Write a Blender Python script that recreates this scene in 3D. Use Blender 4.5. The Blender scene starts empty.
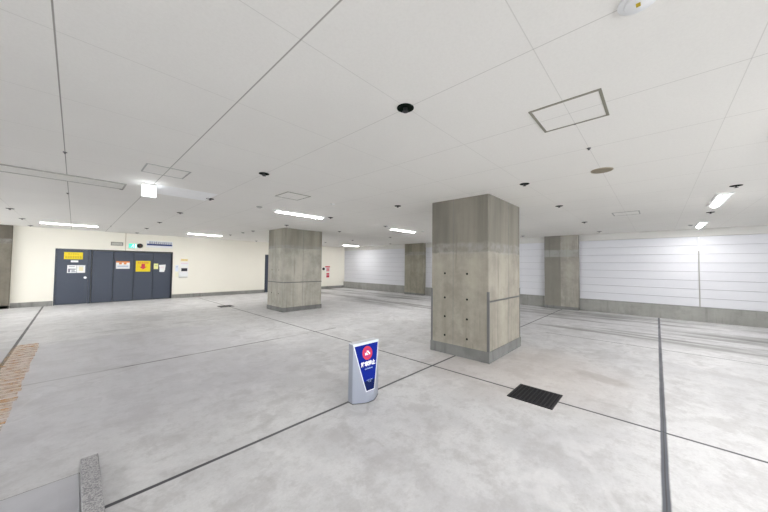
import bpy, bmesh, math, random
from mathutils import Vector, Matrix
random.seed(7)
S = bpy.context.scene
COL = S.collection
H = 2.82          # ceiling height
YA = 16.08        # face of the cream wall with the doors
XB = 13.05        # face of the white boarded wall

# ------------------------------------------------------------------ camera, world, exposure
def camera():
    f, yaw, pit, rol = 290.488, math.radians(43.20642), math.radians(1.83875), math.radians(0.63236)
    cy, sy, cp, sp = math.cos(yaw), math.sin(yaw), math.cos(pit), math.sin(pit)
    fw = Vector((cy*cp, sy*cp, sp)); rt = Vector((sy, -cy, 0)); up = rt.cross(fw)
    c, s = math.cos(rol), math.sin(rol)
    r = rt*c + up*s; u = up*c - rt*s
    cam = bpy.data.cameras.new('camera')
    cam.sensor_fit = 'HORIZONTAL'; cam.sensor_width = 36; cam.lens = f/768*36
    cam.clip_start = .02; cam.clip_end = 200
    o = bpy.data.objects.new('camera', cam); COL.objects.link(o)
    m = Matrix((r, u, -fw)).transposed().to_4x4(); m.translation = (0, 0, 1.6)
    o.matrix_world = m
    S.camera = o
camera()
SKY = 1.45       # overcast daylight through unseen open sides, added to even out the light
w = bpy.data.worlds.new('world'); S.world = w; w.use_nodes = True
w.node_tree.nodes['Background'].inputs[0].default_value = (.917, .957, .988, 1)
w.node_tree.nodes['Background'].inputs[1].default_value = SKY
LAMP_POWER = 40.0
S.view_settings.view_transform = 'Standard'; S.view_settings.look = 'None'
S.view_settings.exposure = 2.3; S.view_settings.gamma = 1
S.view_settings.use_curve_mapping = False

# ------------------------------------------------------------------ material helpers
class M:
    """small node builder"""
    def __init__(s, name, color=(.8, .8, .8), rough=.6, metal=0.0, spec=.5):
        s.m = bpy.data.materials.new(name); s.m.use_nodes = True
        s.t = s.m.node_tree; s.b = s.t.nodes['Principled BSDF']
        s.b.inputs['Base Color'].default_value = (*color, 1)
        s.b.inputs['Roughness'].default_value = rough
        s.b.inputs['Metallic'].default_value = metal
        s.b.inputs['Specular IOR Level'].default_value = spec
    def n(s, k, **kw):
        x = s.t.nodes.new(k)
        for a, v in kw.items(): setattr(x, a, v)
        return x
    def put(s, sock, v):
        if isinstance(v, bpy.types.NodeSocket): s.t.links.new(v, sock)
        elif isinstance(v, (tuple, list)) and sock.type == 'RGBA': sock.default_value = (*v, 1) if len(v) == 3 else v
        else: sock.default_value = v
    def co(s):
        if not hasattr(s, '_co'):
            s._co = s.n('ShaderNodeTexCoord').outputs['Object']
            s._xyz = s.n('ShaderNodeSeparateXYZ'); s.t.links.new(s._co, s._xyz.inputs[0])
        return s._co
    def x(s): s.co(); return s._xyz.outputs[0]
    def y(s): s.co(); return s._xyz.outputs[1]
    def z(s): s.co(); return s._xyz.outputs[2]
    def f(s, op, a, b=0.0, c=0.0):
        k = s.n('ShaderNodeMath', operation=op)
        s.put(k.inputs[0], a); s.put(k.inputs[1], b); s.put(k.inputs[2], c)
        return k.outputs[0]
    def noise(s, scale=1, detail=4, rough=.55, stretch=None, dist=0.0, off=(0, 0, 0)):
        v = s.co()
        mp = s.n('ShaderNodeMapping'); s.t.links.new(v, mp.inputs[0])
        mp.inputs['Scale'].default_value = stretch or (1, 1, 1); mp.inputs['Location'].default_value = off
        k = s.n('ShaderNodeTexNoise'); s.t.links.new(mp.outputs[0], k.inputs['Vector'])
        k.inputs['Scale'].default_value = scale; k.inputs['Detail'].default_value = detail
        k.inputs['Roughness'].default_value = rough; k.inputs['Distortion'].default_value = dist
        return k.outputs['Fac']
    def step(s, v, lo, hi, a=0.0, b=1.0):
        k = s.n('ShaderNodeMapRange', interpolation_type='SMOOTHSTEP', clamp=True)
        s.put(k.inputs['Value'], v)
        for nme, q in zip(('From Min', 'From Max', 'To Min', 'To Max'), (lo, hi, a, b)): k.inputs[nme].default_value = q
        return k.outputs[0]
    def mix(s, fac, a, b, mode='MIX'):
        k = s.n('ShaderNodeMix', data_type='RGBA', blend_type=mode)
        s.put(k.inputs[0], fac); s.put(k.inputs[6], a); s.put(k.inputs[7], b)
        return k.outputs[2]
    def band(s, v, c, wd, soft=.3):
        """1 on a band of width wd round c"""
        return s.step(s.f('ABSOLUTE', s.f('SUBTRACT', v, c)), wd/2*(1-soft), wd/2*(1+soft), 1, 0)
    def between(s, v, lo, hi, soft=.01):
        return s.f('MULTIPLY', s.step(v, lo-soft, lo+soft), s.step(v, hi-soft, hi+soft, 1, 0))
    def color(s, v): s.put(s.b.inputs['Base Color'], v)
    def bump(s, h, strength=.2, dist=.01):
        k = s.n('ShaderNodeBump'); k.inputs['Strength'].default_value = strength; k.inputs['Distance'].default_value = dist
        s.put(k.inputs['Height'], h); s.t.links.new(k.outputs[0], s.b.inputs['Normal'])

def plain(name, color, rough=.5, metal=0.0, var=.06, scale=12, spec=.5):
    m = M(name, color, rough, metal, spec)
    k = m.noise(scale, 3)
    m.color(m.mix(k, tuple(c*(1-var) for c in color), tuple(min(1, c*(1+var)) for c in color)))
    return m.m

def glow(name, color, strength):
    m = M(name, color, .4)
    m.b.inputs['Emission Color'].default_value = (*color, 1); m.b.inputs['Emission Strength'].default_value = strength
    k = m.noise(3, 1)
    m.put(m.b.inputs['Emission Strength'], m.step(k, 0, 1, strength*.97, strength*1.03))
    return m.m

# ---- floor
def mat_floor():
    m = M('pale_concrete_floor', rough=.5)
    X, Y = m.x(), m.y()
    big = m.noise(.35, 5, .6); mid = m.noise(1.6, 6, .65, off=(3, 1, 0)); fine = m.noise(45, 3, .7)
    c = m.mix(m.step(big, .3, .7), (.55, .546, .565), (.66, .655, .668))
    c = m.mix(m.step(mid, .4, .6, 0, .6), c, (.75, .747, .755))
    c = m.mix(m.step(m.noise(2.4, 9, .72, off=(8, 2, 0)), .46, .62, 0, .5), c, (.44, .425, .43))
    c = m.mix(m.step(fine, .3, .75, 0, .22), c, (.42, .41, .41))
    c = m.mix(m.step(m.noise(9, 8, .75, off=(1, 6, 0)), .48, .66, 0, .4), c, (.43, .415, .42))
    hair = m.f('ABSOLUTE', m.f('SUBTRACT', m.noise(.45, 4, .5, off=(2, 9, 0), dist=.4), .5))
    c = m.mix(m.f('MULTIPLY', m.step(hair, .002, .009, 1, 0), m.step(m.noise(.8, 2, off=(6, 1, 0)), .45, .6, 0, .3)), c, (.36, .35, .35))
    hair2 = m.f('ABSOLUTE', m.f('SUBTRACT', m.noise(.6, 4, .5, off=(12, 3, 0), dist=.4), .5))
    c = m.mix(m.f('MULTIPLY', m.step(hair2, .004, .02, 1, 0), m.step(m.noise(.7, 2, off=(1, 14, 0)), .45, .6, 0, .28)), c, (.84, .83, .84))
    # smooth bluer bay left before the doors, light falloff partly painted into its darkening
    bay = m.f('MULTIPLY', m.step(m.f('ADD', Y, m.f('MULTIPLY', m.noise(.7, 3, off=(4, 4, 0)), 3.0)), 9.6, 10.6, 1, 0), m.step(X, 1.6, 3.6, 1, 0))
    bay = m.f('MULTIPLY', bay, m.step(Y, 2.8, 4.4))
    c = m.mix(m.f('MULTIPLY', bay, .38), c, (.43, .42, .475))
    # tyre-worn lanes along the white wall
    st = m.noise(1.0, 6, .65, stretch=(1.5, .17, 1))
    lane = m.f('MULTIPLY', m.between(X, 8.6, 12.5, .5), m.step(st, .44, .62))
    c = m.mix(m.f('MULTIPLY', lane, .95), c, (.20, .195, .19))
    st2 = m.noise(1.0, 5, .6, stretch=(2.2, .3, 1), off=(5, 0, 0))
    c = m.mix(m.f('MULTIPLY', m.f('MULTIPLY', m.between(Y, 4.5, 15, 1.), m.step(st2, .5, .72)), .28), c, (.42, .41, .42))
    # warm rusty tint around the near column
    dx = m.f('SUBTRACT', X, 5.0); dy = m.f('SUBTRACT', Y, 1.7)
    d = m.f('SQRT', m.f('ADD', m.f('MULTIPLY', dx, dx), m.f('MULTIPLY', dy, dy)))
    warm = m.f('MULTIPLY', m.step(m.f('ADD', d, m.f('MULTIPLY', mid, 1.2)), 1.2, 2.6, 1, 0), .3)
    c = m.mix(warm, c, (.62, .52, .45))
    # brown stain patch on the bay right of the grate
    ex = m.f('DIVIDE', m.f('SUBTRACT', X, m.f('ADD', m.f('MULTIPLY', Y, .38), 5.03)), .19)
    ey = m.f('DIVIDE', m.f('SUBTRACT', Y, .62), .38)
    e = m.f('ADD', m.f('ADD', m.f('MULTIPLY', ex, ex), m.f('MULTIPLY', ey, ey)), m.f('MULTIPLY', m.noise(6, 4), .8))
    c = m.mix(m.step(e, .7, 1.6, .45, 0), c, (.38, .34, .32))
    # cut joints
    wob = m.f('MULTIPLY', m.f('SUBTRACT', m.noise(2.0, 3), .5), .012)
    Xw, Yw = m.f('ADD', X, wob), m.f('ADD', Y, wob)
    def line(v, cc, wd, u=None, lo=-99, hi=99):
        b = m.band(v, cc, wd)
        return m.f('MULTIPLY', b, m.between(u, lo, hi, .02)) if u is not None else b
    dark = None
    for l in (line(Yw, 2.65, .034, X, .17, 4.75), line(Yw, 2.665, .03, X, 6.2, 12.85),
              line(Xw, 3.985, .032, Y, -20, 15.5), line(Xw, 7.97, .026, Y, -20, 2.0), line(Xw, -.72, .045, Y, 6.6, 16)):
        dark = l if dark is None else m.f('MAXIMUM', dark, l)
    c = m.mix(m.f('MULTIPLY', dark, .97), c, (.04, .04, .05))
    c = m.mix(m.f('MULTIPLY', line(Yw, -.025, .046, X, .3, 12.95), .97), c, (.075, .08, .10))
    c = m.mix(m.f('MULTIPLY', line(Yw, -.025, .008, X, .3, 12.95), .9), c, (.05, .05, .06))
    worn = m.step(m.noise(.9, 3), .42, .56)
    c = m.mix(m.f('MULTIPLY', line(Yw, 5.97, .042, X, -3, 4.6), m.f('ADD', m.f('MULTIPLY', worn, .6), .35)), c, (.11, .105, .11))
    c = m.mix(m.f('MULTIPLY', line(Yw, 9.3, .04, X, -3, 4.6), m.f('MULTIPLY', worn, .6)), c, (.2, .2, .21))
    m.color(c)
    m.put(m.b.inputs['Roughness'], m.step(mid, .3, .7, .42, .62))
    m.bump(m.f('SUBTRACT', m.f('MULTIPLY', fine, .15), dark), .25, .006)
    return m.m

def mat_ceiling():
    m = M('off_white_mineral_ceiling_board', rough=.9, spec=.2)
    X, Y = m.x(), m.y()
    c = m.mix(m.step(m.noise(60, 4, .75), .35, .7, 0, .35), (.86, .842, .805), (.78, .762, .722))
    c = m.mix(m.step(m.noise(.5, 3), .4, .65, 0, .25), c, (.75, .735, .70))
    def grid(v, o, p, wd):
        q = m.f('SUBTRACT', m.f('FLOORED_MODULO', m.f('ADD', m.f('SUBTRACT', v, o), p/2), p), p/2)
        return m.band(q, 0.0, wd)
    gx = grid(X, -.11, .917, .006); gy = grid(Y, .488, .905, .005)
    strong = m.f('MAXIMUM', m.band(X, -.11, .008), m.band(X, .803, .007))
    c = m.mix(m.f('MULTIPLY', gx, .42), c, (.33, .315, .28))
    c = m.mix(m.f('MULTIPLY', gy, .27), c, (.33, .315, .28))
    c = m.mix(m.f('MULTIPLY', strong, .75), c, (.26, .25, .22))
    m.color(c); m.bump(m.noise(90, 3, .8), .12, .004)
    return m.m

def mat_concrete(name, base, upper=None, split=None, band_w=.16, half=None, var=.2):
    """board-marked concrete: vertical board streaks, pour line, blotches"""
    m = M(name, rough=.75, spec=.3)
    X, Y, Z = m.x(), m.y(), m.z()
    lo = tuple(c*(1-var) for c in base); hi = tuple(min(1, c*(1+var)) for c in base)
    streak = m.noise(1, 5, .6, stretch=(2.6, 2.6, .22))
    blotch = m.noise(1.3, 7, .7, off=(5, 3, 9))
    c = m.mix(m.step(m.f('ADD', m.f('MULTIPLY', streak, .45), m.f('MULTIPLY', blotch, .55)), .36, .64), lo, hi)
    if upper:
        u2 = tuple(q*(1-var*1.3) for q in upper); u3 = tuple(q*(1+var) for q in upper)
        cu = m.mix(m.step(streak, .3, .7), u2, u3)
        wz = m.f('ADD', Z, m.f('MULTIPLY', m.f('SUBTRACT', m.noise(3, 4), .5), .12))
        c = m.mix(m.step(wz, split-.01, split+.02), c, cu)
        c = m.mix(m.f('MULTIPLY', m.between(wz, split-.02, split+band_w, .03), m.step(m.noise(4, 5, .7), .35, .6, .1, .6)), c, (.36, .352, .335))
    if half is not None:
        c = m.mix(m.f('MULTIPLY', m.step(Y, half-.01, half+.01), .75), c, tuple(q*.58 for q in base))
        c = m.mix(m.f('MULTIPLY', m.between(Z, 2.0, 2.27, .02), .8), c, (.36, .36, .34))
    c = m.mix(m.step(m.noise(2.2, 6, .65, off=(2, 7, 1)), .48, .7, 0, .5), c, tuple(q*.62 for q in base))
    drip = m.noise(1, 5, .65, stretch=(9, 9, .5), off=(3, 1, 2))
    c = m.mix(m.f('MULTIPLY', m.step(drip, .52, .66), m.step(m.noise(1.1, 3, off=(7, 7, 3)), .4, .62, 0, .5)), c, tuple(q*.5 for q in base))
    c = m.mix(m.step(m.noise(70, 2, .7), .55, .8, 0, .28), c, tuple(q*.55 for q in base))
    m.color(c); m.bump(m.f('ADD', streak, m.f('MULTIPLY', m.noise(50, 3), .3)), .25, .008)
    return m.m

def mat_door():
    m = M('slate_grey_painted_steel', rough=.42)
    c = m.mix(m.noise(1.3, 4), (.036, .047, .075), (.048, .060, .092))
    c = m.mix(m.step(m.noise(40, 2), .4, .8, 0, .15), c, (.11, .12, .14))
    m.color(c); return m.m

def mat_board():
    m = M('white_painted_boarding', rough=.5)
    c = m.mix(m.noise(1.2, 4, stretch=(1, .6, 3)), (.61, .612, .655), (.69, .692, .725))
    c = m.mix(m.step(m.noise(14, 5, .7, stretch=(1, .5, 1)), .55, .8, 0, .22), c, (.55, .56, .61))
    m.color(c); m.bump(m.noise(16, 4, stretch=(1, .3, 1)), .12, .004); return m.m

def mat_granite():
    m = M('speckled_grey_granite', rough=.6)
    c = m.mix(m.step(m.noise(90, 2, .8), .4, .62), (.24, .235, .25), (.50, .49, .50))
    m.color(c); m.bump(m.noise(70, 3), .3, .004); return m.m

def mat_paint():
    m = M('worn_orange_floor_paint', rough=.7)
    m.color(m.mix(m.noise(5, 4), (.84, .46, .17), (.80, .54, .30)))
    k = m.noise(9, 5, .7)
    tr = m.n('ShaderNodeBsdfTransparent'); mx = m.n('ShaderNodeMixShader')
    m.put(mx.inputs[0], m.step(k, .38, .66, .08, .42))
    m.t.links.new(tr.outputs[0], mx.inputs[1]); m.t.links.new(m.b.outputs[0], mx.inputs[2])
    m.t.links.new(mx.outputs[0], m.t.nodes['Material Output'].inputs['Surface'])
    return m.m

FLOOR, CEIL, DOOR, BOARD, GRANITE = mat_floor(), mat_ceiling(), mat_door(), mat_board(), mat_granite()
COLC = mat_concrete('board_marked_concrete_near', (.335, .308, .26), (.215, .199, .168), 1.85)
COLC2 = mat_concrete('board_marked_concrete_rear', (.42, .402, .35), (.30, .282, .235), 2.15, .1)
PILC = mat_concrete('board_marked_concrete_wall', (.345, .325, .285), half=.57)
PILC2 = mat_concrete('board_marked_concrete_plain', (.31, .29, .235), (.26, .24, .19), 2.2)
PILC3 = mat_concrete('darkened_plain_concrete', (.19, .172, .138), (.14, .125, .10), 2.2)  # darker copy of the plain concrete, offsets strong daylight on that pilaster
DADO = mat_concrete('stained_grey_concrete', (.30, .296, .28), var=.14)
MORTAR = mat_concrete('grey_mortar_skirting', (.20, .20, .195), var=.10)
PALEGREY = plain('pale_grey_matt_coat', (.62, .61, .585), .8, scale=3)  # plain pale grey for the wall and the strip above its boards
CREAM = plain('cream_painted_wall', (.88, .845, .755), .75, var=.025, scale=1.2)
STEEL = plain('dull_steel_angle', (.15, .15, .15), .45, .6)
DARKSTEEL = plain('dark_door_frame_steel', (.03, .034, .042), .5, .2)
CHROME = plain('satin_chrome', (.75, .75, .76), .25, 1)
WHITEMETAL = plain('white_enamel', (.82, .82, .81), .4)
GREYPLASTIC = plain('light_grey_plastic', (.40, .395, .37), .5)
PALEPLASTIC = plain('white_plastic', (.83, .84, .85), .4)
BLACK = plain('black_plastic', (.012, .012, .013), .45)
RECESS = plain('green_black_recess_shade', (.004, .009, .006), .9, spec=.1)
OLIVE = plain('olive_grey_hatch_trim', (.29, .28, .225), .5, .2)
BEIGE = plain('brown_beige_speaker_mesh', (.27, .23, .165), .7)
PALE = plain('pale_ceiling_rectangle', (.95, .95, .95), .85, spec=.2)
IRON = plain('black_cast_iron', (.03, .03, .035), .5, .5)
PIT = plain('pit_shade_joint_black', (.008, .008, .009), .9)
SILVER = plain('silver_painted_metal', (.36, .385, .46), .35, .45, var=.04)
SILVERTOP = plain('pale_silver_rim', (.78, .81, .86), .35, .2)
BLUE = plain('royal_blue_sign_print', (.003, .016, .24), .5, spec=.12)
NAVY = plain('navy_sign_print', (.002, .009, .075), .5, spec=.12)
RED = plain('red_print', (.62, .03, .06), .4)
WHITE = plain('white_print', (.88, .88, .9), .4)
PALEBLUE = plain('pale_blue_print', (.45, .60, .85), .4)
YELLOW = plain('yellow_sign_sheet', (.86, .66, .0), .45)
AMBER = plain('amber_print', (.50, .36, .0), .5)
ORANGE = plain('orange_print', (.82, .26, .06), .5)
PAPER = plain('white_paper', (.86, .86, .86), .7)
PALEYELLOW = plain('pale_yellow_paper', (.80, .80, .36), .7)
PINKPAPER = plain('pink_tinted_paper', (.84, .76, .78), .7)
INK = plain('grey_ink', (.20, .20, .25), .6)
SIGNBLUE = plain('blue_lettering', (.006, .025, .16), .45)
LAMPGLOW = glow('lit_tube_lens', (1.0, .992, .967), LAMP_POWER)
LAMPSIDE = glow('lit_frosted_diffuser_side', (1.0, .992, .967), LAMP_POWER*.09)
SIGNGLOW = glow('lit_white_sign_face', (.92, .97, 1.0), 1.3)
GREENGLOW = glow('lit_green_exit_face', (.05, .80, .42), .2)
MINTGLOW = glow('lit_pale_exit_figure', (.75, 1.0, .92), .3)
PAINT = mat_paint()

# ------------------------------------------------------------------ mesh helpers
def bx(bm, x0, x1, y0, y1, z0, z1, mi=0):
    vs = [bm.verts.new((x, y, z)) for z in (z0, z1) for x, y in ((x0, y0), (x1, y0), (x1, y1), (x0, y1))]
    for q in ((3, 2, 1, 0), (4, 5, 6, 7), (0, 1, 5, 4), (1, 2, 6, 5), (2, 3, 7, 6), (3, 0, 4, 7)):
        bm.faces.new([vs[i] for i in q]).material_index = mi
def lathe(bm, prof, n=28, c=(0, 0, 0), axis='Z', mi=0):
    rings = []
    for r, h in prof:
        ring = []
        for k in range(n):
            a = 2*math.pi*k/n
            if axis == 'Z': p = (c[0]+r*math.cos(a), c[1]+r*math.sin(a), c[2]+h)
            else: p = (c[0]+r*math.cos(a), c[1]+h, c[2]+r*math.sin(a))
            ring.append(bm.verts.new(p))
        rings.append(ring)
    for a, b in zip(rings, rings[1:]):
        for k in range(n):
            bm.faces.new((a[k], a[(k+1) % n], b[(k+1) % n], b[k])).material_index = mi
    for rg in (rings[0], rings[-1]): bm.faces.new(rg).material_index = mi
def prism(bm, pts, a0, a1, plane='XZ', mi=0):
    """extrude polygon pts; plane XZ extrudes along Y, XY along Z, YZ along X"""
    def P(u, v, a): return {'XZ': (u, a, v), 'XY': (u, v, a), 'YZ': (a, u, v)}[plane]
    A = [bm.verts.new(P(u, v, a0)) for u, v in pts]; B = [bm.verts.new(P(u, v, a1)) for u, v in pts]
    n = len(pts)
    bm.faces.new(A).material_index = mi; bm.faces.new(B[::-1]).material_index = mi
    for k in range(n): bm.faces.new((A[k], B[k], B[(k+1) % n], A[(k+1) % n])).material_index = mi
def obj(name, bm, mat, parent=None, loc=(0, 0, 0), bevel=0.0, smooth=False):
    bmesh.ops.recalc_face_normals(bm, faces=bm.faces)
    if bevel:
        es = [e for e in bm.edges if len(e.link_faces) == 2 and e.calc_face_angle(0) > .6]
        bmesh.ops.bevel(bm, geom=es, offset=bevel, segments=2, affect='EDGES', profile=.5)
    me = bpy.data.meshes.new(name); bm.to_mesh(me); bm.free()
    for m in (mat if isinstance(mat, (list, tuple)) else [mat]): me.materials.append(m)
    if smooth:
        for p in me.polygons: p.use_smooth = True
        try: me.set_sharp_from_angle(angle=math.radians(40))
        except Exception: pass
    o = bpy.data.objects.new(name, me); COL.objects.link(o); o.location = loc
    if parent: o.parent = parent
    return o
def box(name, mat, b, parent=None, bevel=0.0, loc=(0, 0, 0)):
    bm = bmesh.new(); bx(bm, *b); return obj(name, bm, mat, parent, loc, bevel)
def tag(o, label, cat, group=None, kind=None):
    o['label'] = label; o['category'] = cat
    if group: o['group'] = group
    if kind: o['kind'] = kind
    return o
def thing(name, label, cat, loc=(0, 0, 0), rz=0.0, group=None):
    o = bpy.data.objects.new(name, None); COL.objects.link(o)
    o.empty_display_size = .1; o.location = loc; o.rotation_euler = (0, 0, rz)
    return tag(o, label, cat, group)
def struct(o, label, cat):
    return tag(o, label, cat, None, 'structure')
def copy_tree(o, parent=None):
    c = o.copy(); COL.objects.link(c)
    if parent: c.parent = parent
    for ch in list(o.children): copy_tree(ch, c)
    return c
def text_verts(body, size, bold=0.0):
    """outline mesh of a line of lettering, centred, in its own XY plane"""
    cu = bpy.data.curves.new('lettering', 'FONT'); cu.body = body; cu.size = size
    cu.align_x = 'CENTER'; cu.align_y = 'CENTER'; cu.offset = bold; cu.resolution_u = 3
    o = bpy.data.objects.new('lettering', cu); COL.objects.link(o)
    bpy.context.view_layer.update()
    me = bpy.data.meshes.new_from_object(o.evaluated_get(bpy.context.evaluated_depsgraph_get()))
    vs = [tuple(v.co) for v in me.vertices]; fs = [tuple(p.vertices) for p in me.polygons]
    bpy.data.objects.remove(o); bpy.data.curves.remove(cu); bpy.data.meshes.remove(me)
    return vs, fs
def glyph_row(n, x0, x1, z0, z1, rnd):
    """n small illegible character-like stroke clusters as rectangles (x0,x1,z0,z1)"""
    out = []; cw = (x1-x0)/n; hh = z1-z0
    for i in range(n):
        a = x0+i*cw+cw*.1; b = a+cw*.8
        for k in range(3):
            t = z0+hh*(k+.5)/3; out.append((a+cw*.1*rnd.random(), b-cw*.2*rnd.random(), t-hh*.07, t+hh*.07))
        for k in range(2):
            s_ = a+(b-a)*(.25+.5*k)+cw*.1*(rnd.random()-.5); out.append((s_-cw*.05, s_+cw*.05, z0, z1-hh*.1*rnd.random()))
    return out

# ------------------------------------------------------------------ the room
x0r, y0r = -9.0, -9.0
struct(box('floor', FLOOR, (x0r, XB+.3, y0r, YA+.4, -.2, 0)), 'pale stained concrete parking floor with dark cut joints', 'floor')
struct(box('ceiling', CEIL, (x0r, XB+.3, y0r, YA+.4, H, H+.2)), 'off-white boarded ceiling with thin grey joints', 'ceiling')
D1, D2, D3 = (-.49, .43), (.43, 3.06), (7.34, 8.30)     # door openings in the cream wall
bm = bmesh.new()
for a, b, z0 in ((x0r, D1[0], 0), (D1[0], D2[1], 2.09), (D2[1], D3[0], 0), (D3[0], D3[1], 2.13), (D3[1], XB+.3, 0)):
    bx(bm, a, b, YA, YA+.3, z0, H)
for a, b, z1 in ((D1[0], D2[1], 2.09), (D3[0], D3[1], 2.13)): bx(bm, a, b, YA+.14, YA+.3, 0, z1)
struct(obj('wall_left', bm, CREAM), 'cream painted wall holding the slate grey doors', 'wall')
struct(box('wall_right', PALEGREY, (XB+.05, XB+.3, y0r, YA, 0, H)), 'wall behind the white horizontal boarding', 'wall')

struct(box('wall_unseen_front', CREAM, (7.6, XB+.3, y0r-.2, y0r, 0, H)), 'unseen cream wall behind the camera, added to hold back daylight at right', 'wall')  # unseen, added where it keeps daylight off the right-hand floor
struct(box('wall_unseen_back', CREAM, (x0r-.2, x0r, y0r, 9.0, 0, H)), 'unseen cream wall behind the camera, ended short to admit daylight', 'wall')  # unseen, its open end shaped to balance the daylight

# white boarding: bays of eight boards between the joints and pilasters
def boarding(name, y0, y1, label):
    bm = bmesh.new(); p = .2688
    for k in range(8):
        bx(bm, XB, XB+.04, y0+.004, y1-.004, .44+k*p+.005, .44+(k+1)*p-.005)
    bx(bm, XB+.03, XB+.05, y0, y1, .44, .44+8*p, 1)
    struct(obj(name, bm, [BOARD, plain('board_gap_grey', (.42, .42, .44), .7)], None, bevel=.003), label, 'boarding')
P1, P2, P3 = (2.135, 3.27), (9.15, 10.42), (-4.95, -3.8)
boarding('trim_1', -.93, P1[0], 'white horizontal boarding right of the near wall pilaster')
boarding('trim_2', P3[1], -.95, 'white horizontal boarding at the right edge of the photo')
boarding('trim_3', P1[1], P2[0], 'white horizontal boarding between the two wall pilasters')
boarding('trim_4', P2[1], YA, 'white horizontal boarding beside the far room corner')
boarding('trim_5', y0r, P3[0], 'white horizontal boarding beyond the right edge of the photo')
bm = bmesh.new()
for a, b in ((y0r, P3[0]), (P3[1], P1[0]), (P1[1], P2[0]), (P2[1], YA)): bx(bm, XB-.06, XB+.05, a, b, 0, .44)
struct(obj('baseboard_right', bm, DADO, bevel=.006), 'stained grey concrete plinth under the white boarding', 'plinth')
bm = bmesh.new()
for a, b in ((y0r, P3[0]), (P3[1], P1[0]), (P1[1], P2[0]), (P2[1], YA)): bx(bm, XB-.015, XB+.05, a, b, 2.595, H)
struct(obj('trim_6', bm, PALEGREY, bevel=.003), 'pale grey strip between white boarding and ceiling', 'trim')
bm = bmesh.new()
for a, b in ((-1.46, D1[0]-.01), (D2[1]+.01, D3[0]-.01), (D3[1]+.01, XB-.06)): bx(bm, a, b, YA-.02, YA, 0, .17)
struct(obj('baseboard_left', bm, DADO, bevel=.004), 'grey skirting along the cream wall', 'baseboard')
box_c = thing('conduit', 'thin pale vertical conduit down the seam of the white boarding', 'conduit', (XB-.012, -.94, 0))
box('conduit_tube', GREYPLASTIC, (-.012, .012, -.012, .012, .44, 2.60), box_c, .004)
box('upper_sleeve', PALEPLASTIC, (-.016, .010, -.018, .018, 2.15, 2.58), box_c, .004)

# ------------------------------------------------------------------ doors
def door_frame(parent, a, b, top):
    bm = bmesh.new(); f = .035
    bx(bm, a, a+f, YA-.012, YA+.12, 0, top); bx(bm, b-f, b, YA-.012, YA+.12, 0, top)
    bx(bm, a+f, b-f, YA-.012, YA+.12, top-f, top)
    return obj('door_frame', bm, DARKSTEEL, parent)
d = thing('door_1', 'slate grey steel hinged door under the yellow text sign', 'door', (0, 0, 0)); d['kind'] = 'structure'
bm = bmesh.new(); f = .03
bx(bm, D1[0], D1[0]+f, YA-.012, YA+.12, 0, 2.09); bx(bm, D1[1]-f-.02, D1[1], YA-.012, YA+.12, 0, 2.09); bx(bm, D1[0]+f, D1[1]-f-.02, YA-.012, YA+.12, 2.06, 2.09)
obj('door_frame', bm, DOOR, d)
leaf1 = box('door_leaf', DOOR, (D1[0]+f+.004, D1[1]-f-.024, YA+.004, YA+.05, .012, 2.056), d, .003)
bm = bmesh.new(); lathe(bm, [(.045, 0), (.045, -.008), (.014, -.012), (.014, -.035), (.034, -.042), (.036, -.06), (.026, -.072), (.004, -.074)], 20, (.30, YA+.004, 1.0), 'Y')
obj('door_knob', bm, CHROME, leaf1, smooth=True)
for z in (.3, 1.05, 1.85):
    bm = bmesh.new(); lathe(bm, [(.012, -.06), (.012, .06)], 12, (D1[0]+f+.002, YA-.012, z)); obj('hinge', bm, STEEL, d)
d = thing('door_2', 'wide slate grey sliding door of four tall leaves', 'door'); d['kind'] = 'structure'
door_frame(d, D2[0], D2[1], 2.09)
ed = [D2[0]+.04, 1.085, 1.715, 2.365, D2[1]-.04]
for k in range(4):
    off = .018*k
    lf = box('door_leaf', DOOR, (ed[k]+.004, ed[k+1]-.004, YA+.02+off, YA+.055+off, .012, 2.045), d, .003)
    box('leaf_edge', DARKSTEEL, (ed[k+1]-.012, ed[k+1]-.002, YA+.014+off, YA+.02+off, .02, 2.04), lf)
box('floor_track', STEEL, (D2[0]+.04, D2[1]-.04, YA+.0, YA+.11, 0, .008), d)
d = thing('door_3', 'slate grey steel door half hidden behind the rear column', 'door'); d['kind'] = 'structure'
door_frame(d, D3[0], D3[1], 2.13)
leaf3 = box('door_leaf', DOOR, (D3[0]+.04, D3[1]-.04, YA+.01, YA+.05, .012, 2.09), d, .003)
bm = bmesh.new(); lathe(bm, [(.04, 0), (.014, -.01), (.014, -.035), (.034, -.045), (.03, -.07), (.004, -.072)], 20, (D3[1]-.12, YA+.01, 1.0), 'Y')
obj('door_knob', bm, CHROME, leaf3, smooth=True)

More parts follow.
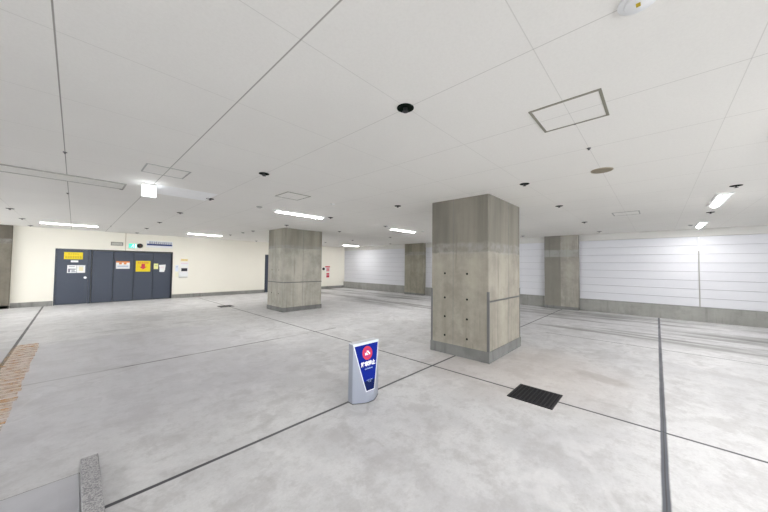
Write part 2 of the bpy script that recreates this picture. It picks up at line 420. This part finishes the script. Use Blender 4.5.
# ------------------------------------------------------------------ columns and pilasters
def column(name, label, cat, x0, x1, y0, y1, mat, skirt=.19, guards=None, line=None, holes=(), seam_y=(), seam_x=(), seam_left=False):
    t = thing(name, label, cat, (x0, y0, 0))
    W, D = x1-x0, y1-y0
    bm = bmesh.new(); c = .015
    prism(bm, [(c, 0), (W-c, 0), (W, c), (W, D-c), (W-c, D), (c, D), (0, D-c), (0, c)], 0, H, 'XY')
    for u, z in holes:                                   # flat discs on the camera-side face, tie-hole shade painted dark
        lathe_x(bm, u-y0, z, 0, .019)
    obj('shaft', bm, [mat, RECESS], t)
    bm = bmesh.new(); e = .012
    prism(bm, [(-e, -e), (W+e, -e), (W+e, D+e), (-e, D+e)], 0, skirt, 'XY')
    obj('skirting', bm, MORTAR, t, bevel=.004)
    if guards:
        for gx, gy, sx, sy in ((0, 0, 1, 1), (W, 0, -1, 1), (0, D, 1, -1)):
            bm = bmesh.new(); q = .004
            ox, oy = gx-sx*q, gy-sy*q
            pts = [(ox, oy), (ox+sx*.038, oy), (ox+sx*.038, oy+sy*.004), (ox+sx*.004, oy+sy*.004), (ox+sx*.004, oy+sy*.038), (ox, oy+sy*.038)]
            prism(bm, pts, skirt, guards, 'XY'); obj('corner_guard', bm, STEEL, t)
    if line:
        bm = bmesh.new(); q = .003
        bx(bm, .052 if guards else 0, W-.052 if guards else W, -q, .004, line-.014, line+.014)
        if not guards: bx(bm, -q, .004, 0, D, line-.014, line+.014)
        obj('joint_strip', bm, STEEL, t)
    for u in seam_y:
        box('formwork_seam', MORTAR, (-.002, .002, u-y0-.003, u-y0+.003, skirt, H), t)
    for u in seam_x:
        box('formwork_seam', MORTAR, (u-x0-.004, u-x0+.004, -.002, .002, skirt, H), t)
    return t
def lathe_x(bm, y, z, x, r):
    n = 12
    a = [bm.verts.new((x-.0015, y+r*math.cos(2*math.pi*k/n), z+r*math.sin(2*math.pi*k/n))) for k in range(n)]
    b = [bm.verts.new((x+.02, y+r*math.cos(2*math.pi*k/n), z+r*math.sin(2*math.pi*k/n))) for k in range(n)]
    bm.faces.new(a).material_index = 1; bm.faces.new(b[::-1]).material_index = 1
    for k in range(n): bm.faces.new((a[k], b[k], b[(k+1) % n], a[(k+1) % n])).material_index = 1
column('concrete_column', 'big square concrete column nearest the camera, steel guards on its lower corners', 'column',
       4.716, 6.212, 2.037, 3.169, COLC, .185, guards=1.175, line=1.01,
       holes=[(y, z) for y in (2.872, 2.428) for z in (.33, .673, 1.018, 1.466)], seam_y=(2.70,), seam_x=(5.602,))
column('concrete_column', 'square concrete column standing farther back before the cream wall', 'column',
       4.778, 6.286, 9.067, 10.213, COLC2, .15, line=.985,
       holes=[(y, z) for y in (9.9, 9.4) for z in (.6, 1.4)], seam_x=(5.5,))
def pilaster(label, x0, x1, y0, y1, mat, skirt=.11, **k):
    t = thing('concrete_pilaster', label, 'pilaster', (x0, y0, 0)); W, D = x1-x0, y1-y0
    bm = bmesh.new(); c = .012
    prism(bm, [(c, 0), (W-c, 0), (W, c), (W, D-c), (W-c, D), (c, D), (0, D-c), (0, c)], 0, H, 'XY')
    obj('shaft', bm, mat, t)
    bm = bmesh.new(); e = .01
    prism(bm, [(-e, -e if k.get('side') else 0), (W, -e if k.get('side') else 0), (W, D), (-e, D)], 0, skirt, 'XY'); obj('skirting', bm, MORTAR, t, bevel=.003)
    return t
pilaster('two-toned concrete pilaster on the white boarded wall right of the near column', 12.83, XB+.029, P1[0], P1[1], PILC)
pilaster('concrete pilaster on the white wall seen between the two free columns', 12.80, XB+.029, P2[0], P2[1], PILC2)
t = pilaster('dark concrete pilaster on the cream wall at the left edge of the photo', -2.6, -1.47, YA-.141, YA-.021, PILC3)

# ------------------------------------------------------------------ floor things
t = thing('drain_grate', 'black cast iron floor grate near the foot of the near column', 'drain grate', (3.96, 1.125, 0))
def grate(t, w, n=13):
    h = w/2
    bm = bmesh.new(); f = .022
    for b in ((-h, h, -h, -h+f), (-h, h, h-f, h), (-h, -h+f, -h+f, h-f), (h-f, h, -h+f, h-f)): bx(bm, *b, .001, .010)
    obj('grate_frame', bm, IRON, t)
    bm = bmesh.new()
    for k in range(n):
        c = -h+f+(w-2*f)*(k+.5)/n
        bx(bm, c-.009, c+.009, -h+f, h-f, .002, .009)
    for k in range(1, 11):
        c = -h+(w)*k/11; bx(bm, -h+f, h-f, c-.005, c+.005, .002, .0085)
    obj('grate_bars', bm, IRON, t)
    box('pit', PIT, (-h+.01, h-.01, -h+.01, h-.01, .0005, .0018), t)  # flat black sheet, the pit's shade painted on at floor level
grate(t, .50)
t = thing('drain_grate', 'small dark floor grate far off, left of the rear column', 'drain grate', (3.93, 11.8, 0)); grate(t, .46)
t = thing('edging_stone', 'speckled grey granite edging stone at bottom left of the floor', 'edging stone', (.078, .2, 0))
bm = bmesh.new(); bx(bm, 0, .098, 0, 3.06, 0, .085); obj('stone', bm, GRANITE, t, bevel=.006)
m = M('smooth_blue_grey_slab', rough=.4)
c = m.mix(m.noise(3, 5, .6), (.40, .40, .44), (.58, .58, .62)); m.color(m.mix(m.step(m.noise(1.4, 4), .45, .7, 0, .5), c, (.36, .355, .40)))
struct(box('floor_slab', m.m, (-3.0, .074, .2, 3.195, 0, .012), bevel=.003), 'smooth bluish grey slab behind the granite edging stone', 'slab')
struct(box('trim_7', PIT, (-3.0, .076, 3.195, 3.212, 0, .004)), 'dark joint along the smooth grey slab', 'joint')
bm = bmesh.new(); y = 4.35
while y < 8.8:
    bx(bm, -.74+.03*random.random(), -.43+.03*random.random(), y, y+.135, .0006, .0022); y += .175
tag(obj('floor_marking', bm, PAINT), 'worn orange painted hatch stripes on the floor at far left', 'floor marking')

# ---- no-parking stand
sg = thing('parking_sign', 'short silver free-standing sign with a blue wedge panel on the floor', 'sign', (2.429, 2.557, 0), math.radians(-2))
SW, SH, BULGE, ZA = .405, .672, .088, .085
def oval(x): return -BULGE*(1-max(0, min(1, (abs(2*x/SW)-.26)/.74))**1.12)
def cutp(z): return -BULGE*(SH-z)/(SH-ZA)
def front(x, z): return max(oval(x), cutp(z)) if z > ZA else oval(x)
bm = bmesh.new(); n, mm = 48, 40; rings = []
for j in range(mm+1):
    z = SH*j/mm
    ring = [bm.verts.new((-SW/2+SW*k/n, front(-SW/2+SW*k/n, z), z)) for k in range(n+1)]
    ring += [bm.verts.new((SW/2-.006, .085, z)), bm.verts.new((-SW/2+.006, .085, z))]
    rings.append(ring)
for a, b in zip(rings, rings[1:]):
    L = len(a)
    for k in range(L): bm.faces.new((a[k], a[(k+1) % L], b[(k+1) % L], b[k]))
bm.faces.new(rings[0][::-1]); bm.faces.new(rings[-1])
obj('sign_body', bm, SILVER, sg, smooth=True)
bm = bmesh.new()
prism(bm, [(-SW/2-.002, -.004), (SW/2+.002, -.004), (SW/2-.004, .087), (-SW/2+.004, .087)], SH, SH+.012, 'XY'); obj('top_cap', bm, SILVERTOP, sg, bevel=.003)
bm = bmesh.new()
prism(bm, [(-SW/2+SW*k/n, oval(-SW/2+SW*k/n)-.003) for k in range(n+1)]+[(SW/2, .087), (-SW/2, .087)], 0, .01, 'XY')
obj('base_rim', bm, STEEL, sg)
def tri(t, inset):
    hw = SW/2*(.26+.74*max(0, min(1, t))**(1/1.12))-inset
    return -hw, hw
def surf(name, mat, za, zb, lift, inset, nz=24, nx=8):
    bm = bmesh.new(); g = []
    for j in range(nz+1):
        z = za+(zb-za)*j/nz; a, b = tri((z-ZA)/(SH-ZA), inset)
        g.append([bm.verts.new((a+(b-a)*i/nx, cutp(z)-lift, z)) for i in range(nx+1)])
    for a, b in zip(g, g[1:]):
        for i in range(nx): bm.faces.new((a[i], a[i+1], b[i+1], b[i]))
    return obj(name, bm, mat, sg)
surf('pale_face_plate', SILVERTOP, .128, SH, .0012, 0)
surf('blue_panel', BLUE, .245, .652, .0024, .012)
surf('navy_foot', NAVY, .138, .245, .0024, .012)
def on_front(name, mat, vs, fs, lift, cx, cz, skew=0.0):
    bm = bmesh.new(); V = []
    for v in vs:
        x, z = cx+v[0], cz+v[1]; V.append(bm.verts.new((x, cutp(z)-lift, z)))
    for q in fs:
        try: bm.faces.new([V[i] for i in q])
        except ValueError: pass
    return obj(name, bm, mat, sg)
def ring_mesh(r0, r1, n=36):
    vs = [(r*math.cos(2*math.pi*k/n), r*math.sin(2*math.pi*k/n)) for r in (r0, r1) for k in range(n)]
    return vs, [(k, (k+1) % n, n+(k+1) % n, n+k) for k in range(n)]
def rects(rs):
    vs, fs = [], []
    for a, b, c, dd in rs:
        i = len(vs); vs += [(a, c), (b, c), (b, dd), (a, dd)]; fs.append((i, i+1, i+2, i+3))
    return vs, fs
CX, CZ = .0, .553
on_front('prohibition_ring', RED, *ring_mesh(.056, .078), .0045, CX, CZ)
vs, fs = ring_mesh(.001, .056); on_front('pictogram_field', plain('magenta_pictogram_field', (.45, .02, .16), .4), vs, fs, .004, CX, CZ)
carv = [(-.040, -.022), (.040, -.022), (.040, .002), (.026, .006), (.016, .026), (-.014, .026), (-.026, .006), (-.040, .002)]
on_front('car_pictogram', WHITE, carv, [tuple(range(8))], .006, CX, CZ)
cut = [(.012*0-.046, .040), (-.038, .046), (.046, -.038), (.038, -.046)]
on_front('prohibition_bar', RED, cut, [(0, 1, 2, 3)], .0075, CX, CZ)
on_front('large_lettering', WHITE, *text_verts('駐車禁止', .056, .0028), .005, .0, .430)
on_front('small_lettering', PALEBLUE, *text_verts('NO PARKING', .020, 0.0004), .005, .0, .378)
rnd = random.Random(3)
on_front('fine_print', PALEBLUE, *rects(glyph_row(8, -.045, .045, -.006, .006, rnd)+glyph_row(4, -.02, .02, -.024, -.013, rnd)), .005, .0, .252)

# ------------------------------------------------------------------ things on the cream wall and its doors
def sheet(name, label, cat, x0, x1, z0, z1, mat, y, th=.003, prints=(), group=None):
    """a flat notice on the wall; prints = (part name, material, rects in 0..1)"""
    o = box(name, mat, (x0, x1, y-th, y, z0, z1)); tag(o, label, cat, group)
    for pname, pm, rs in prints:
        bm = bmesh.new()
        for a, b, c, dd in rs:
            bx(bm, x0+(x1-x0)*a, x0+(x1-x0)*b, y-th-.001, y-th-.0001, z0+(z1-z0)*c, z0+(z1-z0)*dd)
        obj(pname, bm, pm, o)
    return o
g = lambda n, a, b, c, d_: glyph_row(n, a, b, c, d_, rnd)
y1 = YA+.003
sheet('door_sign', 'wide yellow sign with faint lettering high on the hinged grey door', 'sign', -.275, .215, 1.70, 1.965, YELLOW, y1,
      prints=[('lettering', AMBER, g(7, .06, .94, .12, .48)), ('small_lettering', AMBER, g(5, .2, .8, .66, .84))])
sheet('name_plate', 'small white plate just under the yellow sign on the hinged door', 'plate', -.095, .10, 1.585, 1.655, PAPER, y1)
sheet('notice', 'white notice with dark print block, left of two on hinged door', 'notice', -.18, .062, 1.185, 1.478, PAPER, y1,
      prints=[('print', INK, [(.1, .32, .08, .42), (.1, .9, .42, .54), (.45, .9, .1, .2), (.45, .8, .28, .36)]), ('heading', INK, [(.15, .8, .78, .84)])])
sheet('notice', 'white notice with a pale yellow centre, right of two on hinged door', 'notice', .070, .292, 1.185, 1.478, PAPER, y1,
      prints=[('print', plain('straw_print', (.82, .74, .50), .6), [(.25, .75, .25, .78)]), ('heading', INK, [(.2, .8, .86, .89)])])
yl = [YA+.02+.018*k for k in range(4)]
sheet('notice', 'white notice with an orange heading on the second sliding door leaf', 'notice', 1.165, 1.59, 1.34, 1.65, PAPER, yl[1],
      prints=[('heading', ORANGE, [(0, 1, .82, 1), (.22, .42, .58, .80), (.56, .76, .58, .80)]), ('print', plain('pale_ink', (.55, .58, .68), .6), [(.1, .9, .22, .42)])])
o = sheet('warning_sign', 'yellow warning sign with red arrow and lettering on the third leaf', 'sign', 1.785, 2.275, 1.215, 1.675, YELLOW, yl[2],
      prints=[('lettering', RED, g(6, .12, .88, .74, .92))])
bm = bmesh.new()
prism(bm, [(1.785+.49*a, 1.215+.46*b) for a, b in ((.5, .2), (.76, .46), (.62, .46), (.62, .72), (.38, .72), (.38, .46), (.24, .46))], yl[2]-.0045, yl[2]-.0031, 'XZ')
obj('arrow', bm, RED, o)
sheet('note', 'pale yellow note, left of the white paper on the fourth sliding leaf', 'note', 2.395, 2.55, 1.32, 1.565, PALEYELLOW, yl[3], prints=[('print', INK, [(.2, .8, .6, .66)])])
bm = bmesh.new(); prism(bm, [(2.572, 1.505), (2.822, 1.525), (2.80, 1.30), (2.77, 1.19), (2.60, 1.20), (2.60, 1.40)], yl[3]-.003, yl[3], 'XZ')
o = tag(obj('paper_notice', bm, PAPER), 'crooked white paper beside the pale yellow note on the fourth leaf', 'notice')
bm = bmesh.new()
for a, b, c, dd in ((2.63, 2.76, 1.36, 1.44),): bx(bm, a, b, yl[3]-.004, yl[3]-.0031, c, dd)
obj('print', bm, PINKPAPER, o)
# grille, exit sign, black bell, blue-lettered sign above the sliding door
t = thing('vent_grille', 'small grey louvred wall grille above the sliding grey door', 'vent', (1.17, YA, 2.357))
bm = bmesh.new()
for b in ((-.185, .185, -.07, -.052), (-.185, .185, .052, .07), (-.185, -.165, -.052, .052), (.165, .185, -.052, .052)): bx(bm, b[0], b[1], -.02, 0, b[2], b[3])
obj('grille_frame', bm, plain('grey_brown_trim', (.26, .24, .21), .5), t)
bm = bmesh.new()
for k in range(5): bx(bm, -.165, .165, -.014, -.002, -.046+k*.021, -.034+k*.021)
obj('louvres', bm, GREYPLASTIC, t)
t = thing('exit_sign', 'lit green emergency exit sign above the grey sliding door', 'exit sign', (1.655, YA, 2.30))
box('housing', PALEPLASTIC, (-.135, .135, -.06, 0, -.10, .10), t, .006)
box('green_face', GREENGLOW, (-.125, .125, -.063, -.0605, -.09, .09), t)
bm = bmesh.new()
lathe(bm, [(.016, -.0645), (.016, -.0632)], 14, (.015, 0, .055), 'Y')
for pts in ([(-.012, .035), (.018, .035), (.004, -.012), (-.024, -.010)], [(.004, -.012), (-.010, -.005), (.026, -.035), (.018, -.075), (.032, -.075), (.042, -.030)],
            [(-.024, -.010), (-.006, -.012), (-.034, -.055), (-.062, -.060), (-.062, -.046), (-.042, -.044)], [(.010, .034), (.018, .026), (.048, .006), (.042, -.003), (.012, .016)],
            [(.07, .075), (.11, .075), (.11, -.078), (.07, -.078)]):
    prism(bm, pts, -.0645, -.0632, 'XZ')
obj('running_figure', bm, MINTGLOW, t)
t = thing('alarm_horn', 'black round alarm horn on the wall beside the green exit sign', 'alarm', (1.892, YA, 2.318))
bm = bmesh.new(); lathe(bm, [(.098, 0), (.098, -.03), (.088, -.045), (.06, -.055), (.055, -.04), (.02, -.04), (.016, -.055), (.002, -.058)], 28, (0, 0, 0), 'Y'); obj('horn_body', bm, BLACK, t, smooth=True)
bm = bmesh.new(); lathe(bm, [(.022, -.055), (.02, -.066), (.004, -.07)], 16, (0, 0, 0), 'Y'); obj('centre_cap', bm, plain('dull_red_cap', (.12, .02, .02), .4), t, smooth=True)
t = thing('lettered_sign', 'long white sign with blue lettering above the right half of sliding door', 'sign', (2.57, YA, 2.43))
box('sign_board', PALEPLASTIC, (-.47, .47, -.012, 0, -.16, .13), t, .003)
box('blue_band', SIGNBLUE, (-.45, .45, -.0135, -.0121, -.075, .0), t)
bm = bmesh.new()
for a, b, c, dd in g(11, -.38, .44, .005, .10): bx(bm, a, b, -.0135, -.0121, c, dd)
obj('lettering', bm, SIGNBLUE, t)
t = thing('conduit', 'thin conduit dropping from the ceiling to the green exit sign', 'conduit', (1.43, YA, 0))
box('conduit_tube', plain('beige_conduit', (.60, .54, .44), .6), (-.012, .012, -.022, 0, 2.09, H), t, .004)
# intercom and its papers, right of the sliding door
t = thing('intercom_panel', 'white wall intercom box with a dark screen right of the sliding door', 'intercom', (3.46, YA, 1.15))
box('housing', WHITEMETAL, (-.16, .20, -.05, 0, -.22, .26), t, .01)
box('screen', plain('dark_grey_screen', (.05, .05, .06), .25), (-.07, .165, -.054, -.0501, .075, .215), t)
box('key_panel', PALEPLASTIC, (-.13, .17, -.058, -.0501, -.15, .03), t, .003)
bm = bmesh.new(); bx(bm, -.15, .18, -.062, -.0501, -.215, -.19); obj('tray', bm, GREYPLASTIC, t)
sheet('sticker', 'yellow sticker above the wall intercom', 'sticker', 3.37, 3.65, 1.70, 1.79, plain('soft_yellow_sticker', (.86, .70, .34), .5), YA, prints=[('print', AMBER, g(5, .1, .9, .25, .75))])
sheet('paper_slip', 'pink-lettered white paper between the yellow sticker and intercom', 'notice', 3.36, 3.68, 1.44, 1.64, PAPER, YA, prints=[('print', plain('pink_print', (.80, .45, .58), .5), g(6, .08, .92, .62, .86))])
sheet('paper_slip', 'pale blue paper beside the left edge of the intercom', 'notice', 3.17, 3.285, 1.22, 1.50, plain('pale_blue_paper', (.74, .78, .88), .6), YA, prints=[('print', INK, [(.15, .85, .7, .76)])])
sheet('paper_slip', 'small cream paper below the pale blue one beside the intercom', 'notice', 3.17, 3.285, .98, 1.18, plain('cream_paper', (.85, .83, .66), .6), YA)
# red fire notices right of the rear column
sheet('fire_notice', 'upper red and white notice on cream wall right of rear column', 'sign', 11.42, 11.80, 1.13, 1.50, PAPER, YA,
      prints=[('red_heading', RED, [(.0, 1, .78, 1)]), ('red_print', RED, [(.25, .9, .08, .24), (.25, .9, .32, .48), (.25, .9, .56, .7)])])
sheet('fire_notice', 'lower red notice on cream wall right of rear column', 'sign', 11.50, 11.78, .72, 1.06, PAPER, YA,
      prints=[('red_print', RED, [(.08, .92, .08, .54)]), ('red_heading', RED, [(.08, .92, .62, .95)])])
t = thing('call_button', 'black round button box on cream wall touching the rear column outline', 'button', (11.28, YA, 1.32))
bm = bmesh.new(); lathe(bm, [(.085, 0), (.085, -.05), (.06, -.06), (.03, -.06), (.028, -.075), (.003, -.078)], 24, (0, 0, 0), 'Y'); obj('button_body', bm, BLACK, t, smooth=True)

# ------------------------------------------------------------------ ceiling things
LY = .10
def make_lamp(label):
    t = thing('batten_lamp', label, 'ceiling light', (0, 0, H), 0, 'fluorescent battens on the ceiling')
    bm = bmesh.new(); prism(bm, [(-.105, 0), (.105, 0), (.09, -.020), (-.09, -.020)], -.64, .64, 'YZ'); obj('lamp_body', bm, WHITEMETAL, t)
    bm = bmesh.new(); prism(bm, [(-.060, -.020), (.060, -.020), (.024, -.044), (-.024, -.044)], -.62, .62, 'YZ')
    bmesh.ops.recalc_face_normals(bm, faces=bm.faces)
    for q in bm.faces: q.material_index = 0 if q.normal.z < -.9 else 1
    obj('diffuser', bm, [LAMPGLOW, LAMPSIDE], t)
    for s in (-1, 1):
        bm = bmesh.new(); prism(bm, [(-.064, -.020), (.064, -.020), (.026, -.047), (-.026, -.047)], s*.62, s*.64, 'YZ'); obj('end_cap', bm, WHITEMETAL, t)
    return t
lamps = [(3.685, 6.25, 'lit ceiling batten just in front of the rear column'),
         (-.13, 13.72, 'lit ceiling batten above the hinged grey door'),
         (3.70, 13.75, 'lit ceiling batten before cream wall right of the sliding door'),
         (7.66, 6.32, 'lit ceiling batten between the two concrete columns'),
         (7.72, -.82, 'nearer of two lit battens before white boarding, upper right'),
         (11.72, -.90, 'farther of two lit battens before white boarding, upper right'),
         (11.67, 13.8, 'lit ceiling batten near the far corner of the cream and white walls'),
         (7.65, 13.8, 'lit ceiling batten hidden behind the rear column'),
         (11.65, 6.35, 'lit ceiling batten hidden behind the near column'),
         (3.70, -.86, 'lit ceiling batten just past the right edge of the photo'),
         (-.15, -.86, 'unseen lit ceiling batten added over the camera'),  # this and the battens below are unseen, added for their light
         (-4.1, 6.25, 'unseen lit ceiling batten added left of the camera view'),
         (-4.1, -.86, 'unseen lit ceiling batten added behind the camera, left bay'),
         (-4.1, 13.75, 'unseen lit ceiling batten added left of the pilaster on the cream wall'),
         (-.15, -6, 'unseen lit ceiling batten added behind the camera, middle bay')]
lamp0 = None
for x, y, lab in lamps:
    o = lamp0 = make_lamp(lab) if lamp0 is None else lamp0
    if lab != lamps[0][2]: o = copy_tree(lamp0)
    o.location = (x, y, H); o['label'] = lab

def make_sprinkler():
    t = thing('sprinkler_head', '', 'sprinkler', (0, 0, H), 0, 'dark recessed sprinklers in the ceiling')
    bm = bmesh.new(); lathe(bm, [(.066, 0), (.066, -.004), (.058, -.006), (.052, -.002), (.02, -.0015)], 28); obj('recess_disc', bm, RECESS, t, smooth=True)  # flat disc, shade of the open recess painted in as near-black
    bm = bmesh.new(); lathe(bm, [(.016, -.0015), (.016, -.014), (.009, -.016), (.009, -.026), (.024, -.028), (.024, -.031), (.004, -.033)], 18); obj('deflector', bm, BLACK, t, smooth=True)
    return t
DX = [-1.06, 1.716, 4.496, 6.574, 9.340, 12.108]; DY = [-.87, 1.402, 3.852, 6.132, 8.415, 10.902, 13.179, 15.492]
sp = {(1, 1): 'largest dark sprinkler recess in the ceiling, nearest the camera, top centre',
      (1, 2): 'second dark sprinkler recess of the row running from camera to sliding door',
      (1, 3): 'third sprinkler recess of the row to the sliding door, by the whiter rectangle',
      (1, 4): 'fourth sprinkler recess of the row running from camera to sliding door',
      (1, 5): 'fifth sprinkler recess of the row running from camera to sliding door',
      (1, 6): 'sixth sprinkler recess of the row running from camera to sliding door',
      (1, 7): 'last sprinkler recess of the row, just before the sliding door wall',
      (0, 5): 'nearest of three sprinkler recesses above the left edge pilaster',
      (0, 6): 'middle of three sprinkler recesses above the left edge pilaster',
      (0, 7): 'farthest of three sprinkler recesses above the left edge pilaster',
      (2, 1): 'dark sprinkler recess right beside the top of the near column',
      (2, 2): 'dark sprinkler recess left of the near column, above the batten there',
      (2, 3): 'dark sprinkler recess at the right end of the batten before rear column',
      (2, 4): 'dark sprinkler recess right above the top edge of the rear column',
      (2, 5): 'sprinkler recess left of the rear column top, nearer of two there',
      (2, 6): 'sprinkler recess left of the rear column top, farther of two there',
      (3, 1): 'sprinkler recess second from the near column toward the wall pilaster',
      (4, 1): 'sprinkler recess third from the near column toward the wall pilaster',
      (5, 1): 'sprinkler recess in the ceiling right above the near wall pilaster',
      (5, 2): 'tiny sprinkler recess by the boarded wall seen past the near column edge',
      (3, 0): 'dark sprinkler recess beside the nearer of the two right-hand battens',
      (4, 0): 'dark sprinkler recess between the two battens before the white boarding',
      (3, 3): 'sprinkler recess at the left end of the batten between the columns',
      (3, 4): 'sprinkler recess right beside the top of the rear column',
      (4, 4): 'sprinkler recess just beyond the batten between the two columns',
      (4, 5): 'sprinkler recess near the batten by the far corner',
      (5, 5): 'farthest sprinkler recess, before the pilaster between the two columns',
      (4, 6): 'tiny sprinkler recess touching the right outline of rear column near its top',
      (3, 7): 'tiny sprinkler recess over the cream wall just left of rear column'}
s0 = None
for (i, j), lab in sp.items():
    if s0 is None: o = s0 = make_sprinkler()
    else: o = copy_tree(s0)
    x, y = DX[i], DY[j]
    if (i, j) == (3, 0): y = -.86
    if (i, j) == (4, 0): y = -.86
    o.location = (x, y, H); o['label'] = lab

def hatch(label, x0, x1, y0, y1, tr=.018, trim=OLIVE):
    t = thing('access_hatch', label, 'hatch', ((x0+x1)/2, (y0+y1)/2, H), 0, 'access hatches in the ceiling'); a, b = (x1-x0)/2, (y1-y0)/2
    bm = bmesh.new()
    for q in ((-a, a, -b, -b+tr), (-a, a, b-tr, b), (-a, -a+tr, -b+tr, b-tr), (a-tr, a, -b+tr, b-tr)): bx(bm, *q, -.006, 0)
    obj('hatch_trim', bm, trim, t)
    box('hatch_panel', CEIL, (x0+tr+.003, x1-tr-.003, y0+tr+.003, y1-tr-.003, H-.004, H), t, 0, (-(x0+x1)/2, -(y0+y1)/2, -H))
    bm = bmesh.new(); lathe(bm, [(.008, -.009), (.008, -.006)], 10, (a-tr/2, 0, 0)); obj('latch', bm, STEEL, t)
    return t
m = M('hatch_ceiling_board', rough=.9, spec=.2); m.color(m.mix(m.step(m.noise(60, 4, .75), .35, .7, 0, .35), (.86, .842, .805), (.78, .762, .722))); CEILP = m.m
hatch('largest square ceiling hatch with olive trim, upper right', 2.41, 2.878, .258, .722)
hatch('square ceiling hatch between the near joint lines and the lit white sign', .565, 1.035, 4.53, 4.985, .016, GREYPLASTIC)
hatch('square ceiling hatch in front of the batten before the rear column', 2.413, 2.862, 4.50, 4.96, .014)
hatch('square ceiling hatch over the floor right of the near column', 8.15, 8.65, .25, .72, .02, GREYPLASTIC)
t = thing('ceiling_fixture', 'long unlit flush ceiling fixture with grey edges left of lit white sign', 'ceiling fixture', (-.10, 6.22, H))
bm = bmesh.new()
bx(bm, -.66, .62, -.245, -.215, -.012, 0); bx(bm, -.66, .62, .195, .225, -.012, 0); bx(bm, .60, .62, -.215, .195, -.012, 0); bx(bm, -.66, -.64, -.215, .195, -.012, 0)
obj('fixture_trim', bm, plain('grey_fixture_trim', (.38, .365, .33), .5), t)
box('fixture_cover', plain('cream_fixture_cover', (.74, .73, .69), .7), (-.637, .597, -.212, .192, -.008, 0), t)
bm = bmesh.new(); lathe(bm, [(.022, -.02), (.022, -.012)], 14, (.59, .205, 0)); obj('end_screw', bm, STEEL, t)
tag(box('ceiling_rectangle', PALE, (.835, 1.70, 5.64, 6.40, H-.002, H)), 'plain whiter rectangle on the ceiling right of the lit white sign', 'ceiling panel')  # plain whiter rectangle just under the ceiling boards
t = thing('hanging_sign', 'small overexposed white lit box sign hanging from the ceiling', 'lit sign', (.755, 5.70, H))
box('ceiling_mount', WHITEMETAL, (-.05, .05, -.03, .03, -.03, 0), t, .004)
box('sign_box', WHITEMETAL, (-.082, .082, -.028, .028, -.21, -.03), t, .004)
for s in (-1, 1): box('lit_face', SIGNGLOW, (-.076, .076, s*.0295-.001, s*.0295+.001, -.205, -.035), t)
for s in (-1, 1): box('lit_side', SIGNGLOW, (s*.0835-.001, s*.0835+.001, -.024, .024, -.205, -.035), t)
def dome(name, label, cat, x, y, r, mat, h=.035, ring=None, grp=None):
    t = thing(name, label, cat, (x, y, H), 0, grp)
    bm = bmesh.new(); lathe(bm, [(r, 0), (r, -h*.3), (r*.92, -h*.45)], 28); obj('mounting_ring', bm, ring or mat, t, smooth=True)
    bm = bmesh.new(); lathe(bm, [(r*.72, -h*.45), (r*.66, -h*.8), (r*.45, -h), (.003, -h*1.02)], 28); obj('sensor_cap', bm, mat, t, smooth=True)
    return t
dt = dome('smoke_detector', 'white round smoke detector at the top edge of the photo', 'detector', 1.722, .045, .075, PALEPLASTIC, .02)
bm = bmesh.new(); bx(bm, -.012, .012, -.008, .008, -.0225, -.019); obj('indicator', bm, AMBER, dt)
G = 'small grey heat detectors on the ceiling'
dome('heat_detector', 'grey heat detector at left end of the batten before the rear column', 'detector', 2.66, 6.16, .06, GREYPLASTIC, .03, None, G)
dome('heat_detector', 'grey heat detector far off near the cream wall, left of rear column', 'detector', 4.476, 11.8, .06, GREYPLASTIC, .03, None, G)
dome('heat_detector', 'grey heat detector above right of the batten before the rear column', 'detector', 3.506, 4.726, .05, WHITEMETAL, .02, None, G)
dome('heat_detector', 'grey heat detector at right end of the batten between the columns', 'detector', 8.40, 6.02, .06, GREYPLASTIC, .03, None, G)
dome('heat_detector', 'grey heat detector beside the farther batten before the white boarding', 'detector', 11.75, -.70, .05, GREYPLASTIC, .03, None, G)
t = thing('ceiling_speaker', 'flat round brown speaker grille in the ceiling beyond the olive-trimmed hatch', 'speaker', (4.478, .484, H))
bm = bmesh.new(); lathe(bm, [(.115, 0), (.115, -.008), (.105, -.011), (.103, -.008)], 36); obj('speaker_rim', bm, plain('tan_rim', (.38, .33, .25), .5), t, smooth=True)
bm = bmesh.new(); lathe(bm, [(.102, 0), (.102, -.009), (.06, -.012), (.003, -.013)], 36); obj('speaker_mesh', bm, BEIGE, t, smooth=True)
studs = [(-.11, 4.78, 'small stud on the ceiling joint line nearest the left fixture'), (-.12, 7.60, 'small stud on left ceiling joint beyond the long fixture'),
         (.80, 13.36, 'small stud on ceiling joint running to the exit sign'), (3.56, .49, 'small stud on the ceiling between hatch and brown speaker')]
k0 = None
for x, y, lab in studs:
    if k0 is None:
        bm = bmesh.new(); lathe(bm, [(.018, 0), (.018, -.006), (.008, -.009), (.008, -.02), (.002, -.021)], 14)
        o = k0 = tag(obj('ceiling_stud', bm, STEEL), lab, 'stud', 'small studs on the ceiling joints')
    else: o = k0.copy(); COL.objects.link(o); o['label'] = lab
    o.location = (x, y, H)
